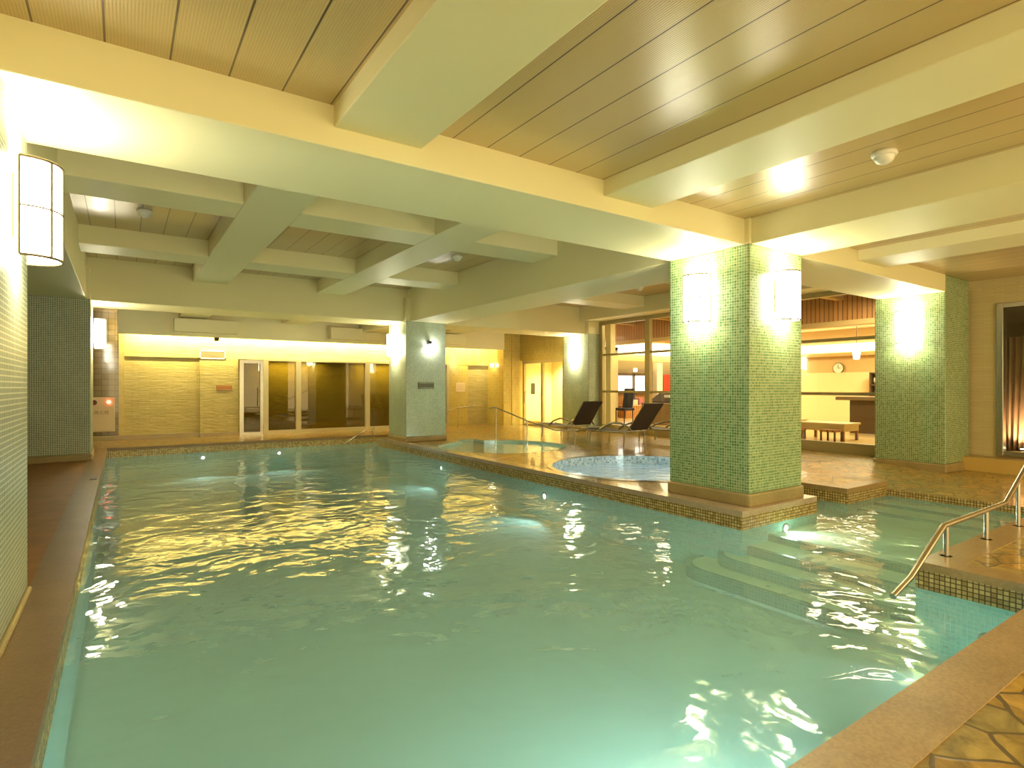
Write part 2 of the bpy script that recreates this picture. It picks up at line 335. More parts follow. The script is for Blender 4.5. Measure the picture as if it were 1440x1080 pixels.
# coping slabs round the pool
def coping(name, pts, mat, z=.006, th=.058):
    m = MB().poly(pts, z); m.walls(pts, z-th, z); m.poly([p for p in pts], z-th)
    return struct(m.build(name, mat, bevel=.004))
coping('pool_coping', [(XL, YN-.23), (XL, YN), (4.75, YN), (4.75, YN-.23)], 'coping')
coping('pool_coping', [(-.48, YN-.23), (XL, YN-.23), (XL, YF), (6.3, YF), (6.3, YF+.23), (-.48, YF+.23)], 'copingdark')
coping('pool_coping', [(4.75, YN-.23), (4.98, YN-.23), (4.98, 1.55), (8.46, 1.55), (8.46, 1.78), (4.75, 1.78)], 'copingmid', z=.006, th=.058)
coping('pool_coping', [(XR, 3.46), (6.6, 3.46), (6.6, 4.95), (7.39, 4.95), (7.39, 5.08), (6.40, 5.08), (6.40, 3.7), (XR+.22, 3.7), (XR+.22, 13.14), (6.3, 13.14), (6.3, 13.35), (XR, 13.35)], 'copingpink')
coping('pool_coping', [(7.39, 3.5), (8.46, 3.5), (8.46, 3.68), (7.57, 3.68), (7.57, 5.0), (7.39, 5.0)], 'copingmid')
# pool shell: mosaic band above the water, turquoise below
struct(MB().walls(pool[4:]+pool[:4], -.188, -.05, False).walls([(4.75, 1.78), (8.46, 1.78)], -.188, -.05, False).build('pool_wall', 'band'))
struct(MB().walls(pool, -.75, -.188).build('pool_wall', 'turq'))
struct(MB().walls([(8.46, 1.78), (8.46, 3.5)], -.188, -.1, False).build('pool_wall', 'band'))
struct(MB().poly(pool, -.70).build('pool_floor', 'floorpool'))
# steps in the right-hand bay: the two lowest round off against the plinth
def step(x0, x1, y1, z, name='pool_step', rr=.3):
    L = [(x0, 1.78-.02)]
    if x0 < XR:
        L += [(x0+rr-rr*math.cos(a), y1-rr+rr*math.sin(a)) for a in [math.pi/2*i/8 for i in range(9)]] + [(XR, y1), (XR, 3.46)]
    else: L += [(x0, 3.46)]
    L += [(x1, 3.46), (x1, 1.76)]
    return L
for k, (x0, y1, z) in enumerate(((4.72, 3.95, -.55), (4.97, 3.75, -.45), (5.25, 0, -.36), (5.62, 0, -.29))):
    L = step(x0, 8.46 if k < 3 else 8.46, y1, z)
    o = struct(MB().poly(L, z).build('pool_step', 'tread'))
    edge = L[:-2] if x0 < XR else L[:2]
    struct(MB().walls(edge, z-.12, z, False).build('pool_step', 'nose'))
    struct(MB().walls(edge, -.70, z-.12, False).build('pool_step', 'floorpool'))
    # dark nosing strip on the tread
    inn = [(p[0]+.045, p[1]-(.045 if (x0 < XR and p[1] > 3.0) else 0)) for p in edge]
    mm = MB()
    for i in range(len(edge)-1):
        a, b, c, d = edge[i], edge[i+1], inn[i+1], inn[i]
        if b[0] > XR-.01 and a[0] > XR-.01 and x0 < XR: continue
        mm.add([(a[0], a[1], z+.002), (b[0], b[1], z+.002), (c[0], c[1], z+.002), (d[0], d[1], z+.002)], [(0, 1, 2, 3)])
    struct(mm.build('pool_step', 'nose'))
struct(MB().poly([(6.6, 3.4), (7.39, 3.4), (7.39, 4.95), (6.6, 4.95)], -.29).build('pool_floor', 'tread'))
for xx, zz in ((8.05, -.24), (7.6, -.265)):
    struct(box(xx, 8.46, 1.78, 3.5, -.3, zz).build('pool_step', 'tread'))
    struct(box(xx-.004, xx+.04, 1.79, 3.49, -.3, zz+.002).build('pool_step', 'nose'))
wat = MB().poly(pool, ZW).build('pool_water', 'water'); struct(wat)
# hot tubs
struct(MB().walls(T2, -.16, 0).build('tub_wall', 'bluemos'))
struct(MB().walls(T2, -.75, -.16).poly(T2, -.7).build('tub_wall', 'bluemos'))
struct(MB().poly(T2, -.15).build('tub_water', 'bubbly'))
struct(MB().walls(T1, -.75, 0).build('tub_wall', 'greenpale'))
struct(MB().poly(T1, -.7).build('tub_floor', 'floorpool'))
struct(MB().poly([p for p in circ(T1c[0], T1c[1], R1-.01)], -.42, [circ(T1c[0], T1c[1], .85)]).walls(circ(T1c[0], T1c[1], .85), -.7, -.42).build('tub_seat', 'tread'))
struct(MB().poly(T1, -.05).build('tub_water', 'tubwater'))
def ring(c, r0, r1, z): return MB().poly(circ(c[0], c[1], r1), z, [circ(c[0], c[1], r0)])
struct(ring((6.82, 6.35), 1.42, 1.5, .008).build('tub_rim', 'copingpink'))
struct(ring(T1c, R1, R1+.02, .008).build('tub_rim', 'skirt'))

# ------------------------------------------------------------------ ceiling, beams
def beam(x0, x1, y0, y1, z0, z1): return struct(box(x0, x1, y0, y1, z0, z1).build('ceiling_beam', 'paint', bevel=.008))
ZN, ZNS, ZFc, ZFS = 3.03, 2.895, 3.51, 3.25
struct(box(-2.6, 12.0, -3, 3.62, ZN, 3.6).build('ceiling', 'ceil'))
struct(box(-2.6, 12.0, 4.5, 12.4, ZFc, 3.6).build('ceiling', 'ceil'))
struct(box(-2.6, 12.0, 13.3, 17.5, ZN, 3.6).build('ceiling', 'ceil'))
beam(-2.6, 10.71, 3.598, 4.589, 2.764, 3.58); beam(11.69, 12.0, 3.7, 4.589, 2.764, 3.58)          # main cross beam over the near columns
beam(-2.6, 11.5, 12.3, 13.4, 2.764, 3.58)            # main cross beam over the far columns
beam(5.457, 6.441, -3, 3.60, 2.764, 3.2); beam(5.457, 6.441, 4.585, 12.31, 2.764, 3.55); beam(5.457, 6.441, 13.39, 15.6, 2.764, 3.2)
beam(-1.5, -.5, -3, 3.60, 2.764, 3.2); beam(-1.5, -.5, 4.585, 12.31, 2.764, 3.55)
beam(10.7, 11.75, 4.585, 12.31, 3.12, 3.55)
for x0, x1 in ((1.1, 1.7), (3.40, 4.0), (7.87, 8.6)):
    beam(x0, x1, -3, 3.60, ZNS, 3.1)
    beam(x0, x1, 4.585, 12.31, ZFS, 3.55)
    beam(x0, x1, 13.39, 15.7, ZNS, 3.1)
for y0, y1 in ((6.78, 7.42), (9.88, 10.52)):
    for x0, x1 in ((-.5, 1.1), (1.7, 3.4), (4.0, 5.457), (6.441, 7.87), (8.6, 10.7)):
        beam(x0, x1, y0, y1, ZFS+.002, 3.55)
# far bulkhead hiding the cove light
beam(-.08, 8.9, 15.55, 15.75, 2.47, 3.1)
for x0, x1 in ((1.0, 2.35), (4.6, 6.2), (7.3, 8.6)): struct(box(x0, x1, 15.3, 15.56, 2.55, 2.86).build('ceiling_bulkhead', 'paint', bevel=.006))

# ------------------------------------------------------------------ walls
struct(box(-2.75, -2.6, -3, 17.5, -.1, 3.6).build('wall_left', 'greynear'))
struct(box(-2.6, -.06, 16.35, 16.6, 0, 3.1).build('wall_back', 'browntile'))
struct(box(-.06, 11.4, 16.9, 17.1, 0, 3.1).build('wall_back', 'split'))
struct(box(-.06, 2.52, 16.40, 16.9, 0, 1.99).build('wall_back', 'split'))
struct(box(-.06, 8.9, 16.34, 16.9, 1.99, 3.1).build('wall_back', 'split'))
struct(box(-.06, .05, 16.33, 16.9, 0, 3.1).build('trim_1', 'ochretile'))
struct(box(1.62, 2.50, 16.3, 16.42, 0, 1.99).build('wall_back', 'split'))
struct(box(-2.6, 1.62, 16.30, 16.42, 0, .12).build('baseboard_back', 'skirt', bevel=.004))
struct(box(1.62, 2.52, 16.24, 16.32, 0, .10).build('baseboard_back', 'skirt'))
# dark room behind the tinted glass
struct(box(3.1, 8.7, 17.6, 17.7, 0, 2.1).build('wall_back', 'browntile'))
# right of the far column
struct(box(8.62, 8.9, 16.32, 16.9, 0, 3.1).build('wall_back', 'ochretile'))
struct(box(8.7, 10.3, 16.6, 16.9, 0, 3.1).build('wall_back', 'split'))
struct(box(8.9, 9.48, 16.5, 16.6, 0, 1.98).build('wall_back', 'ochretile'))
struct(box(8.9, 10.3, 16.49, 16.6, 1.98, 3.1).build('wall_back', 'ochretile'))
struct(box(10.3, 10.62, 15.6, 16.9, 0, 3.1).build('wall_back', 'ochretile'))
struct(box(10.62, 11.05, 15.58, 15.9, 0, 3.1).build('wall_back', 'ochretile'))
struct(box(8.9, 10.3, 15.55, 15.75, 2.47, 3.1).build('ceiling_bulkhead', 'paint'))
light('cove_strip', 'AREA', (9.5, 16.0, 2.62), 24, (1, .86, .42), (1.4, .06), (math.radians(75), 0, 0))
# door wall X = 10.95
struct(box(10.95, 11.1, 13.1, 15.6, 2.12, 3.1).build('wall_right', 'ochretile'))
struct(box(11.0, 11.1, 12.9, 13.37, 0, 2.2).build('wall_right', 'ochretile'))
# right wall beside the lower deck
struct(box(11.8, 12.0, 3.26, 5.0, -.1, 3.1).build('wall_right', 'beigetile'))
struct(box(11.8, 12.0, 1.6, 3.26, 2.62, 3.1).build('wall_right', 'beigetile'))
struct(box(11.79, 12.0, 1.6, 3.26, -.1, .15).build('wall_right', 'copingmid'))
struct(box(11.8, 12.0, -3, 1.6, -.1, 3.1).build('wall_right', 'beigetile'))
struct(box(11.77, 11.81, -3, 3.62, -.1, .12).build('baseboard_right', 'copingdark', bevel=.003))
# steel-framed window in the right wall
wf = MB(); wf.box(11.76, 11.9, 3.17, 3.26, .15, 2.62); wf.box(11.76, 11.9, 1.69, 3.17, 2.54, 2.62); wf.box(11.76, 11.9, 1.69, 3.17, .15, .23); wf.box(11.76, 11.9, 1.6, 1.69, .15, 2.62)
wf = struct(wf.build('window_1', 'steel', bevel=.006))
struct(box(11.85, 11.86, 1.69, 3.17, .2, 2.54).build('pane', 'glass', wf))

# ------------------------------------------------------------------ columns
def column(x0, x1, y0, y1, label, zb=0, zt=2.764, up=None, mat='green', sk=.14):
    if zb < 0: zt, up = 3.028, None
    o = empty('mosaic_column', ((x0+x1)/2, (y0+y1)/2, zb), label, 'column', 'mosaic clad columns round the pool')
    def b(name, m, ex, za, zz, bev):
        ob = box(x0-ex, x1+ex, y0-ex, y1+ex, za, zz).build(name, m, bevel=bev); ob.parent = o; ob.location = -Vector(o.location) ; return ob
    b('shaft', mat, 0, zb+sk, zt, .012)
    b('skirting', 'skirt', .022, zb, zb+sk, .02)
    if up: b('upper_shaft', 'paint', -.004, zt, up, .01)
    return o
column(5.41, 6.42, 3.54, 4.59, 'big green mosaic column standing at the pool corner near the camera, two lit sconces on it', up=3.1)
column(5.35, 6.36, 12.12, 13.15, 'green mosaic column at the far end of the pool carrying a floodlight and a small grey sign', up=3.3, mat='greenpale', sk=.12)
column(10.7, 11.7, 3.60, 4.62, 'green mosaic column on the right, beside the beige tiled wall', zb=-.1, up=3.05, sk=.14)
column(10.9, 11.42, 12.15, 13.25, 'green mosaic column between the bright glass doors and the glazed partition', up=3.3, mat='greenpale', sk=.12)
column(-1.6, -.48, 3.54, 4.60, 'grey-green mosaic pillar at the left edge of the picture with the large sconce', up=3.1, mat='greynear', sk=.03)
column(-1.6, -.44, 12.12, 13.15, 'dark grey-green mosaic column on the left, at the far end of the orange floor', up=3.3, mat='greynear', sk=.12)

# ------------------------------------------------------------------ wall sconces
def make_sconce():
    """half-round lantern, back on the plane y=0, bulging towards -y, origin at mid height"""
    o = empty('wall_sconce', (0, 0, 0), '', 'wall lamp')
    w, d, h = .155, .20, .26
    def arc(sx, n=12): return [(w*sx*-math.cos(math.pi*i/n), -.035-(d-.035)*sx*math.sin(math.pi*i/n)**.8) for i in range(n+1)]
    A = arc(1.0)
    # shade: curved frosted wall, open at the top and bottom
    m = MB()
    for i in range(12):
        a, b = A[i], A[i+1]; m.add([(a[0], a[1], -h), (b[0], b[1], -h), (b[0], b[1], h), (a[0], a[1], h)], [(0, 3, 2, 1)], True)
    sh = m.build('shade', 'shade'); sh.parent = o
    f = MB()
    B = arc(1.03)
    for z in (-h, h): f.tube([(x, y, z) for x, y in B], .008, 6)
    f.tube([(x, y, 0) for x, y in B], .005, 6)
    for i in (0, 3, 6, 9, 12): f.tube([(B[i][0], B[i][1], -h), (B[i][0], B[i][1], h)], .0065, 6)
    fr = f.build('frame', 'bronze'); fr.parent = o
    bp = box(-.12, .12, -.012, 0, -.17, .17).box(-.05, .05, -.04, -.01, -.05, .05).build('backplate', 'bronze', bevel=.003); bp.parent = o
    for z, e in ((.22, 16), (-.22, 9)):
        light('lamp_glow', 'POINT', (0, -.11, z), e, (1, .9, .60), .05, parent=o)
    return o
sc = make_sconce(); first = True
LAMPS = [
    ((-.48, 4.10, 2.225), math.pi/2, 'large lit sconce in the left foreground on the grey-green pillar'),
    ((5.41, 4.15, 2.25), -math.pi/2, 'lit sconce on the pool-facing left side of the big green column'),
    ((5.99, 3.54, 2.25), 0, 'lit sconce on the camera-facing right side of the big green column'),
    ((10.7, 4.10, 2.24), -math.pi/2, 'lit sconce on the right-hand green column beside the beige wall'),
    ((10.9, 12.75, 2.24), -math.pi/2, 'lit sconce on the column between glass doors and partition'),
    ((5.35, 12.75, 2.24), -math.pi/2, 'lit sconce on the left side of the far pool column'),
    ((-.44, 12.7, 2.22), math.pi/2, 'lit sconce on the far left column near the red alarm box'),
]
for p, rz, lab in LAMPS:
    o = sc if first else copy_tree(sc); first = False
    o.location = p; o.rotation_euler = (0, 0, rz); o['label'] = lab; o['group'] = 'half-round wall sconces'

# ------------------------------------------------------------------ ceiling sensor domes
def make_dome():
    o = empty('ceiling_sensor', (0, 0, 0), '', 'sensor')
    MB().lathe((0, 0, 0), [(0, 0), (.085, 0), (.088, -.02), (.080, -.035), (.06, -.037)]).build('base', 'white').parent = o
    MB().lathe((0, 0, 0), [(.068, -.034), (.066, -.055), (.050, -.078), (.025, -.09), (0, -.093)]).build('dome', 'white').parent = o
    return o
dm = make_dome(); first = True
for x, y, z, lab in ((4.74, 1.98, ZN, 'white dome sensor on the near ceiling boards, upper right of picture'),
                     (.24, 8.65, ZFc, 'dome sensor in the left ceiling coffer above the pool'),
                     (4.75, 8.63, ZFc, 'dome sensor in the coffer above the pool beside the deep cross beam'),
                     (9.6, 9.0, ZFc, 'dome sensor in the coffer above the loungers, just left of the big column'),
                     (2.9, 14.6, ZN, 'small dome sensor on the far ceiling over the tinted windows'),
                     (.2, 14.4, ZN, 'small dome sensor on the far ceiling by the left wall'),
                     (8.4, 14.6, ZN, 'small dome sensor on the far ceiling right of the far column')):
    o = dm if first else copy_tree(dm); first = False
    o.location = (x, y, z); o['label'] = lab; o['group'] = 'ceiling sensors'

# ------------------------------------------------------------------ handrails
def rail(name, label, path, posts, r, zb, br=None):
    o = empty(name, (posts[0][0], posts[0][1], zb) if posts else path[0], label, 'handrail', 'stainless steel pool handrails')
    def p(ob): ob.parent = o; ob.location = -Vector(o.location)
    p(MB().tube(path, r, 14).build('rail', 'steel'))
    for x, y, z0, z1 in posts:
        p(MB().cyl((x, y), r*.9, z0, z1, 14).cyl((x, y), r*2, z0, z0+.006, 20).build('post', 'steel'))
    return o
rail('pool_handrail', 'bent steel handrail on the granite corner platform, dipping into the water at the steps',
     [(4.19, 1.70, -.115), (4.46, 1.70, -.04), (5.02, 1.70, .235), (6.36, 1.70, .25), (7.20, 1.70, .66), (8.1, 1.70, 1.1)],
     [(5.07, 1.70, 0, .23), (5.90, 1.70, 0, .24), (6.70, 1.70, 0, .40)], .02, 0)
rail('tub_handrail', 'thin steel handrail standing at the far round tub',
     [(6.88, 11.0, .78), (6.95, 10.84, .80), (7.35, 10.1, .50), (7.6, 9.5, .34), (8.0, 9.2, .34), (8.35, 9.9, .33)],
     [(6.95, 10.84, -.4, .80), (7.32, 10.15, -.4, .51), (7.95, 9.3, -.3, .34)], .014, 0)
rail('pool_handrail', 'short sloping handrail leaving the water at the far end of the pool',
     [(4.55, 14.1, -.16), (5.18, 14.15, .18), (5.5, 14.5, .18)], [(5.45, 14.45, 0, .18)], .015, 0)
rail('tub_handrail', 'faint low handrail against the yellow wall behind the far column',
     [(8.1, 15.6, .45), (8.6, 15.6, .62), (9.2, 15.6, .66)], [(8.6, 15.6, 0, .62)], .012, 0)

# ------------------------------------------------------------------ underwater lights
def uw(x, y, z, face, e, label, ang=2.2, bl=.3):
    o = empty('underwater_light', (x, y, z), label, 'underwater light', 'round underwater lights', rz=face)
    m = MB(); 
    n = 24; ringv = []
    for r, d in ((.0, .012), (.04, .012)):
        ringv.append([(r*math.cos(2*math.pi*j/n), -d, r*math.sin(2*math.pi*j/n)) for j in range(n)])
    m.add(ringv[1], [tuple(range(n))])
    ln = m.build('lens', emis('underwater_lens_light', (.92, 1, .95), 4)); ln.parent = o
    t = MB().tube([(.048*math.cos(2*math.pi*j/24), -.01, .048*math.sin(2*math.pi*j/24)) for j in range(25)], .012, 8, False).build('bezel', 'steel'); t.parent = o
    light('lamp_glow', 'SPOT', (0, -.05, 0), e, (.92, 1, .90), .08, (math.radians(78), 0, math.pi), parent=o, angle=ang, blend=bl)
    return o
# face: rotation so that local -y points into the water
uw(5.16, 10.0, -.32, -math.pi/2, 14, 'small underwater light in the long right pool wall, far one')
uw(5.16, 6.7, -.35, -math.pi/2, 16, 'small underwater light in the right pool wall in front of the round blue tub')
uw(1.48, 14.28, -.30, 0, 14, 'small underwater light in the far end wall of the pool')
uw(3.07, 14.28, -.30, 0, 14, 'underwater light in the end wall below the tinted windows')
uw(2.0, 1.07, -.42, math.pi, 95, 'underwater light in the near pool wall under the camera', ang=2.3, bl=.08)
uw(5.9, 3.44, -.26, 0, 30, 'underwater light glowing below the big column plinth, over the steps')
uw(4.74, 1.35, -.42, -math.pi/2, 15, 'underwater light below the granite corner platform')
uw(6.82, 4.96, -.35, math.pi, 150, 'underwater light inside the round blue tub')
uw(6.7, 8.87, -.3, math.pi, 90, 'added underwater light brightening the far round tub')  # unseen lamp, added to lighten the water of this tub
light('cove_strip', 'AREA', (4.3, 15.95, 2.66), 230, (1, .86, .42), (8.4, .06), (math.radians(75), 0, 0))

# ------------------------------------------------------------------ tinted windows and door in the far wall
def P(o, parent): o.parent = parent; o.location = Vector(o.location)-Vector(parent.location) if False else -Vector(parent.location); return o
win = MB()
for x0, x1 in ((3.10, 3.22), (3.93, 4.06), (5.88, 6.01), (7.5, 7.62), (8.55, 8.62)): win.box(x0, x1, 16.2, 16.36, 0, 2.0)
win.box(3.11, 8.61, 16.22, 16.35, .001, .10).box(3.11, 8.61, 16.21, 16.35, 1.95, 1.999)
win = struct(win.build('window_2', 'alu'))
struct(box(3.2, 8.57, 16.29, 16.30, .1, 1.95).build('pane', 'dkglass', win))
dr = struct(MB().box(2.52, 2.62, 16.22, 16.36, 0, 1.97).box(3.02, 3.1, 16.22, 16.36, 0, 1.97).box(2.62, 3.02, 16.22, 16.36, 1.88, 1.97).box(2.62, 3.02, 16.22, 16.36, 0, .08).build('door_1', 'steel'))
struct(box(2.62, 3.02, 16.28, 16.29, .08, 1.88).build('pane', 'dkglass', dr))
struct(MB().tube([(2.98, 16.2, .75), (2.98, 16.2, 1.25)], .012).build('handle', 'steel', dr))
# dim room behind the tinted glass
for x in (4.0, 6.6): light('room_area_light', 'AREA', (x, 16.6, 1.96), 40, (1, .85, .45), (1.5, .3))  # unseen area lights, added to brighten what shows through the tinted panes
struct(box(2.4, 8.7, 16.36, 17.7, 2.0, 2.1).build('ceiling', 'darkwood'))
# bright glass doors beside the column
dd = MB()
for y0, y1 in ((15.36, 15.46), (14.36, 14.46), (13.3, 13.38)): dd.box(10.96, 11.04, y0, y1, 0, 2.1)
dd.box(10.95, 11.05, 13.3, 15.46, 2.02, 2.12).box(10.965, 11.035, 13.3, 15.46, 0, .07)
dd = struct(dd.build('door_2', 'alu'))
struct(box(10.995, 11.005, 13.38, 15.36, .07, 2.02).build('pane', 'glass', dd))
struct(MB().tube([(10.92, 15.28, .72), (10.92, 15.28, 1.12)], .011).tube([(10.92, 15.28, .76), (10.99, 15.28, .76)], .008).tube([(10.92, 15.28, 1.08), (10.99, 15.28, 1.08)], .008).build('handle', 'steel', dd))
tag(box(10.98, 10.99, 14.80, 15.02, 1.02, 1.38).build('notice_sheet', plain('grey_blue_paper', (.50, .54, .48), .6)), 'grey-blue notice sheet stuck on the bright glass door', 'notice')
struct(box(12.7, 12.79, 12.93, 16.15, 0, 2.45).build('wall_corridor', 'creamwall'))
struct(box(11.05, 12.8, 16.1, 16.2, 0, 2.5).build('wall_corridor', 'creamwall'))
struct(box(11.1, 12.8, 12.9, 12.96, 0, 2.5).build('wall_corridor', 'creamwall'))
struct(box(11.05, 12.8, 12.9, 16.2, 2.4, 2.5).build('ceiling', 'creamwall'))
struct(box(11.0, 12.8, 12.9, 16.2, 0, .02).build('floor', 'roomfloor'))
for y in (13.9, 15.1): light('corridor_downlight', 'SPOT', (12.25, y, 2.38), 380, (1, .88, .55), .05, angle=2.2, blend=.8)
bb = empty('waste_bin', (11.25, 13.55, .02), 'small black bin standing behind the right glass door by the column', 'bin')
MB().lathe((0, 0, 0), [(0, 0), (.10, 0), (.12, .24), (.11, .25), (.09, .02)], 24).build('body', 'black').parent = bb

# ------------------------------------------------------------------ glazed partition on the right and the room behind it
gp = MB().box(11.30, 11.42, 4.62, 12.15, 0, .20)
for z in (1.13, 2.17): gp.box(11.325, 11.395, 4.62, 12.15, z-.03, z+.03)
gp.box(11.31, 11.41, 4.62, 12.15, 3.02, 3.12)
for y0, y1 in ((4.62, 4.68), (7.9, 8.02), (10.26, 10.42), (12.02, 12.15)): gp.box(11.305, 11.415, y0, y1, .19, 3.03)
gp = struct(gp.build('window_3', plain('olive_bronze_frame', (.46, .38, .18), .35, .2)))
struct(box(11.355, 11.365, 4.66, 12.1, .2, 3.04).build('pane', 'glass', gp))
FZ = .12
struct(box(11.42, 19.2, 2.0, 16, -.1, FZ).build('floor', 'roomfloor'))
struct(box(19.0, 19.2, 2.0, 15.6, FZ, 4.0).build('wall_room', 'tanwall'))
struct(box(18.93, 19.0, 2.0, 15.6, FZ, 1.72).build('wall_room', 'creamwall'))
struct(box(18.80, 19.0, 2.0, 15.6, 2.24, 2.34).build('trim_2', 'tanwall'))
struct(box(11.42, 19.2, 1.9, 2.0, FZ, 4.0).build('wall_room', 'creamwall'))
struct(box(12.8, 19.2, 15.5, 15.7, FZ, 4.0).build('wall_room', 'tanwall'))
struct(box(14.4, 14.6, 2.0, 15.5, 2.84, 3.5).build('ceiling_bulkhead', 'wood'))
struct(box(14.35, 14.65, 2.0, 15.5, 2.74, 2.86).build('ceiling_bulkhead', 'tanwall'))
struct(box(11.42, 19.2, 2.0, 15.7, 3.5, 3.6).build('ceiling', 'darkwood'))
for y in (3.5, 5.2, 6.9, 8.6, 10.3, 12.0, 13.7): struct(box(11.42, 14.4, y, y+.18, 3.36, 3.5).build('ceiling_beam', 'tanwall'))
struct(box(14.6, 19.0, 2.0, 15.5, 3.1, 3.2).build('ceiling', 'creamwall'))
struct(box(12.8, 19.0, 15.3, 15.5, 3.0, 3.5).build('ceiling_bulkhead', 'wood'))
struct(box(12.8, 19.0, 15.42, 15.5, 1.75, 2.25).build('trim_3', plain('taupe', (.30, .24, .16), .6)))
struct(box(12.8, 19.0, 15.44, 15.5, FZ, 1.0).build('wall_room', 'wood'))
struct(box(11.9, 12.1, 12.3, 12.5, FZ, 3.5).build('wall_room_pier', 'creamwall'))
# lit things in the room
struct(box(18.9, 18.96, 2.2, 15.2, 2.38, 2.62).build('cove_strip_lamp', emis('cove_lamp_light', (1, .93, .72), 4)))
struct(box(12.9, 18.8, 15.34, 15.40, 2.5, 2.95).build('cove_strip_lamp', emis('cove_lamp_light', (1, .93, .72), 4)))
for x, y, e in ((13.0, 6.0, 70), (13.0, 10.5, 70), (17.0, 6.5, 170), (17.0, 12.0, 150)):
    light('room_area_light', 'AREA', (x, y, 3.05 if x > 14.6 else 3.3), e, (1, .85, .52), (1.2, 1.2))
wn = MB().box(15.1, 15.2, 15.3, 15.44, 1.0, 1.78).box(16.0, 16.08, 15.3, 15.44, .2, 1.78).box(16.95, 17.05, 15.3, 15.44, 1.0, 1.78).box(15.1, 17.05, 15.3, 15.44, 1.68, 1.78).box(15.1, 17.05, 15.3, 15.44, .98, 1.05)
wn = struct(wn.build('window_4', 'darkwood'))
struct(box(15.2, 16.95, 15.38, 15.40, 1.05, 1.68).build('pane', emis('daylit_pane_light', (.86, .90, 1), 3.2), wn))
struct(box(17.2, 17.5, 15.2, 15.44, FZ, 2.2).build('wall_room_pier', plain('white_paint', (.9, .9, .86), .5)))
tag(box(16.1, 16.28, 15.38, 15.41, 1.84, 1.97).build('exit_sign', emis('exit_sign_light', (.85, 1, .75), 1.6)), 'small lit sign above the bright window in the room behind the glass', 'sign')
tag(box(17.75, 18.35, 15.36, 15.40, .75, 1.75).build('red_banner', plain('red_cloth', (.65, .05, .03), .6)), 'red hanging banner in the room behind the glass, beside the big column', 'banner')
# magazines and boxes on the cabinet below the window
cab = empty('display_cabinet', (16, 15.1, FZ), 'orange wooden cabinet under the bright window behind the glass', 'cabinet')
P(MB().box(15.2, 16.9, 14.9, 15.3, FZ, .55).build('body', 'wood'), cab); P(MB().box(15.15, 16.95, 14.86, 15.3, .55, .59).build('top', 'tanwall'), cab)
cols = [((.62, .25, .30), 'pink'), ((.70, .62, .50), 'cream'), ((.45, .15, .20), 'dark red'), ((.30, .42, .50), 'blue'), ((.75, .50, .40), 'salmon')]
for i, (c, nm) in enumerate(cols):
    x = 15.3+i*.32
    tag(box(x, x+.24, 14.95, 15.2, .592, .592+.14+.05*(i % 3)).build('parcel', plain(nm.replace(' ', '_')+'_card', c, .6), bevel=.005), f'{nm} box on the wooden cabinet behind the glass', 'box', 'boxes on the cabinet')
# dark blue office-type chair
ch = empty('upholstered_chair', (12.75, 12.58, FZ), 'dark blue chair seen edge-on behind the glass beside the cream pier', 'chair')
P(MB().obox((12.75, 12.58, FZ+.46), (.22, .22, .04), Matrix.Identity(3)).build('seat', plain('navy_cloth', (.03, .035, .08), .7), bevel=.02), ch)
P(MB().obox((12.93, 12.58, FZ+.80), (.03, .2, .30), Matrix.Rotation(.15, 3, 'Y')).build('backrest', plain('navy_cloth', (.03, .035, .08), .7), bevel=.02), ch)
for dx in (-.18, .18):
    for dy in (-.18, .18): P(MB().cyl((12.75+dx, 12.58+dy), .015, FZ, FZ+.44, 8).build('leg', 'black'), ch)
# exercise console
mc = empty('exercise_machine', (13.6, 11.9, FZ), 'brown exercise machine with a sloping dark console behind the glass by the big column', 'machine')
P(MB().box(13.3, 14.2, 11.1, 12.4, FZ, .78).build('body', plain('taupe_panel', (.30, .20, .12), .5), bevel=.03), mc)
P(MB().obox((13.75, 11.7, .93), (.30, .55, .03), Matrix.Rotation(-.5, 3, 'Y')).build('console', 'dark', bevel=.01), mc)
P(box(13.52, 13.58, 11.5, 11.68, .94, 1.02).build('display', 'white'), mc)
# wall clock
ck = empty('wall_clock', (18.92, 9.0, 1.86), 'round pale wall clock on the tan wall behind the glass', 'clock')
def dX(r, x0, x1, n=32): 
    m = MB(); v = [(x, r*math.cos(2*math.pi*j/n), r*math.sin(2*math.pi*j/n)) for x in (x0, x1) for j in range(n)]
    m.add(v, [(j, (j+1) % n, n+(j+1) % n, n+j) for j in range(n)]+[tuple(range(n))]); return m
ck.location = (18.98, 9.26, 1.86)
dX(.17, -.03, .0).build('rim', 'bronze').parent = ck
dX(.15, -.035, -.03).build('face', 'white').parent = ck
MB().box(-.042, -.038, -.005, .005, 0, .11).box(-.042, -.038, -.08, 0, -.006, .006).build('hands', 'black').parent = ck
# pendant lamp
pl = empty('pendant_lamp', (16.0, 7.35, 2.15), 'glowing white pendant lamp hanging in the room behind the glass', 'lamp')
MB().lathe((0, 0, 0), [(0, -.17), (.07, -.15), (.09, 0), (.07, .15), (0, .17)], 20).build('shade', emis('pendant_light', (1, .97, .80), 6)).parent = pl
MB().cyl((0, 0), .006, .16, .95, 8).build('cord', 'black').parent = pl
# counter
ct = empty('reception_counter', (15.4, 5.8, FZ), 'dark brown counter with an overhanging top behind the glass', 'counter')
P(box(15.0, 15.8, 4.2, 7.05, FZ, .93).build('body', plain('dark_brown_laminate', (.13, .075, .03), .45)), ct)
P(box(14.9, 15.9, 4.2, 7.35, .93, 1.02).build('worktop', plain('brown_worktop', (.24, .16, .08), .3), bevel=.01), ct)
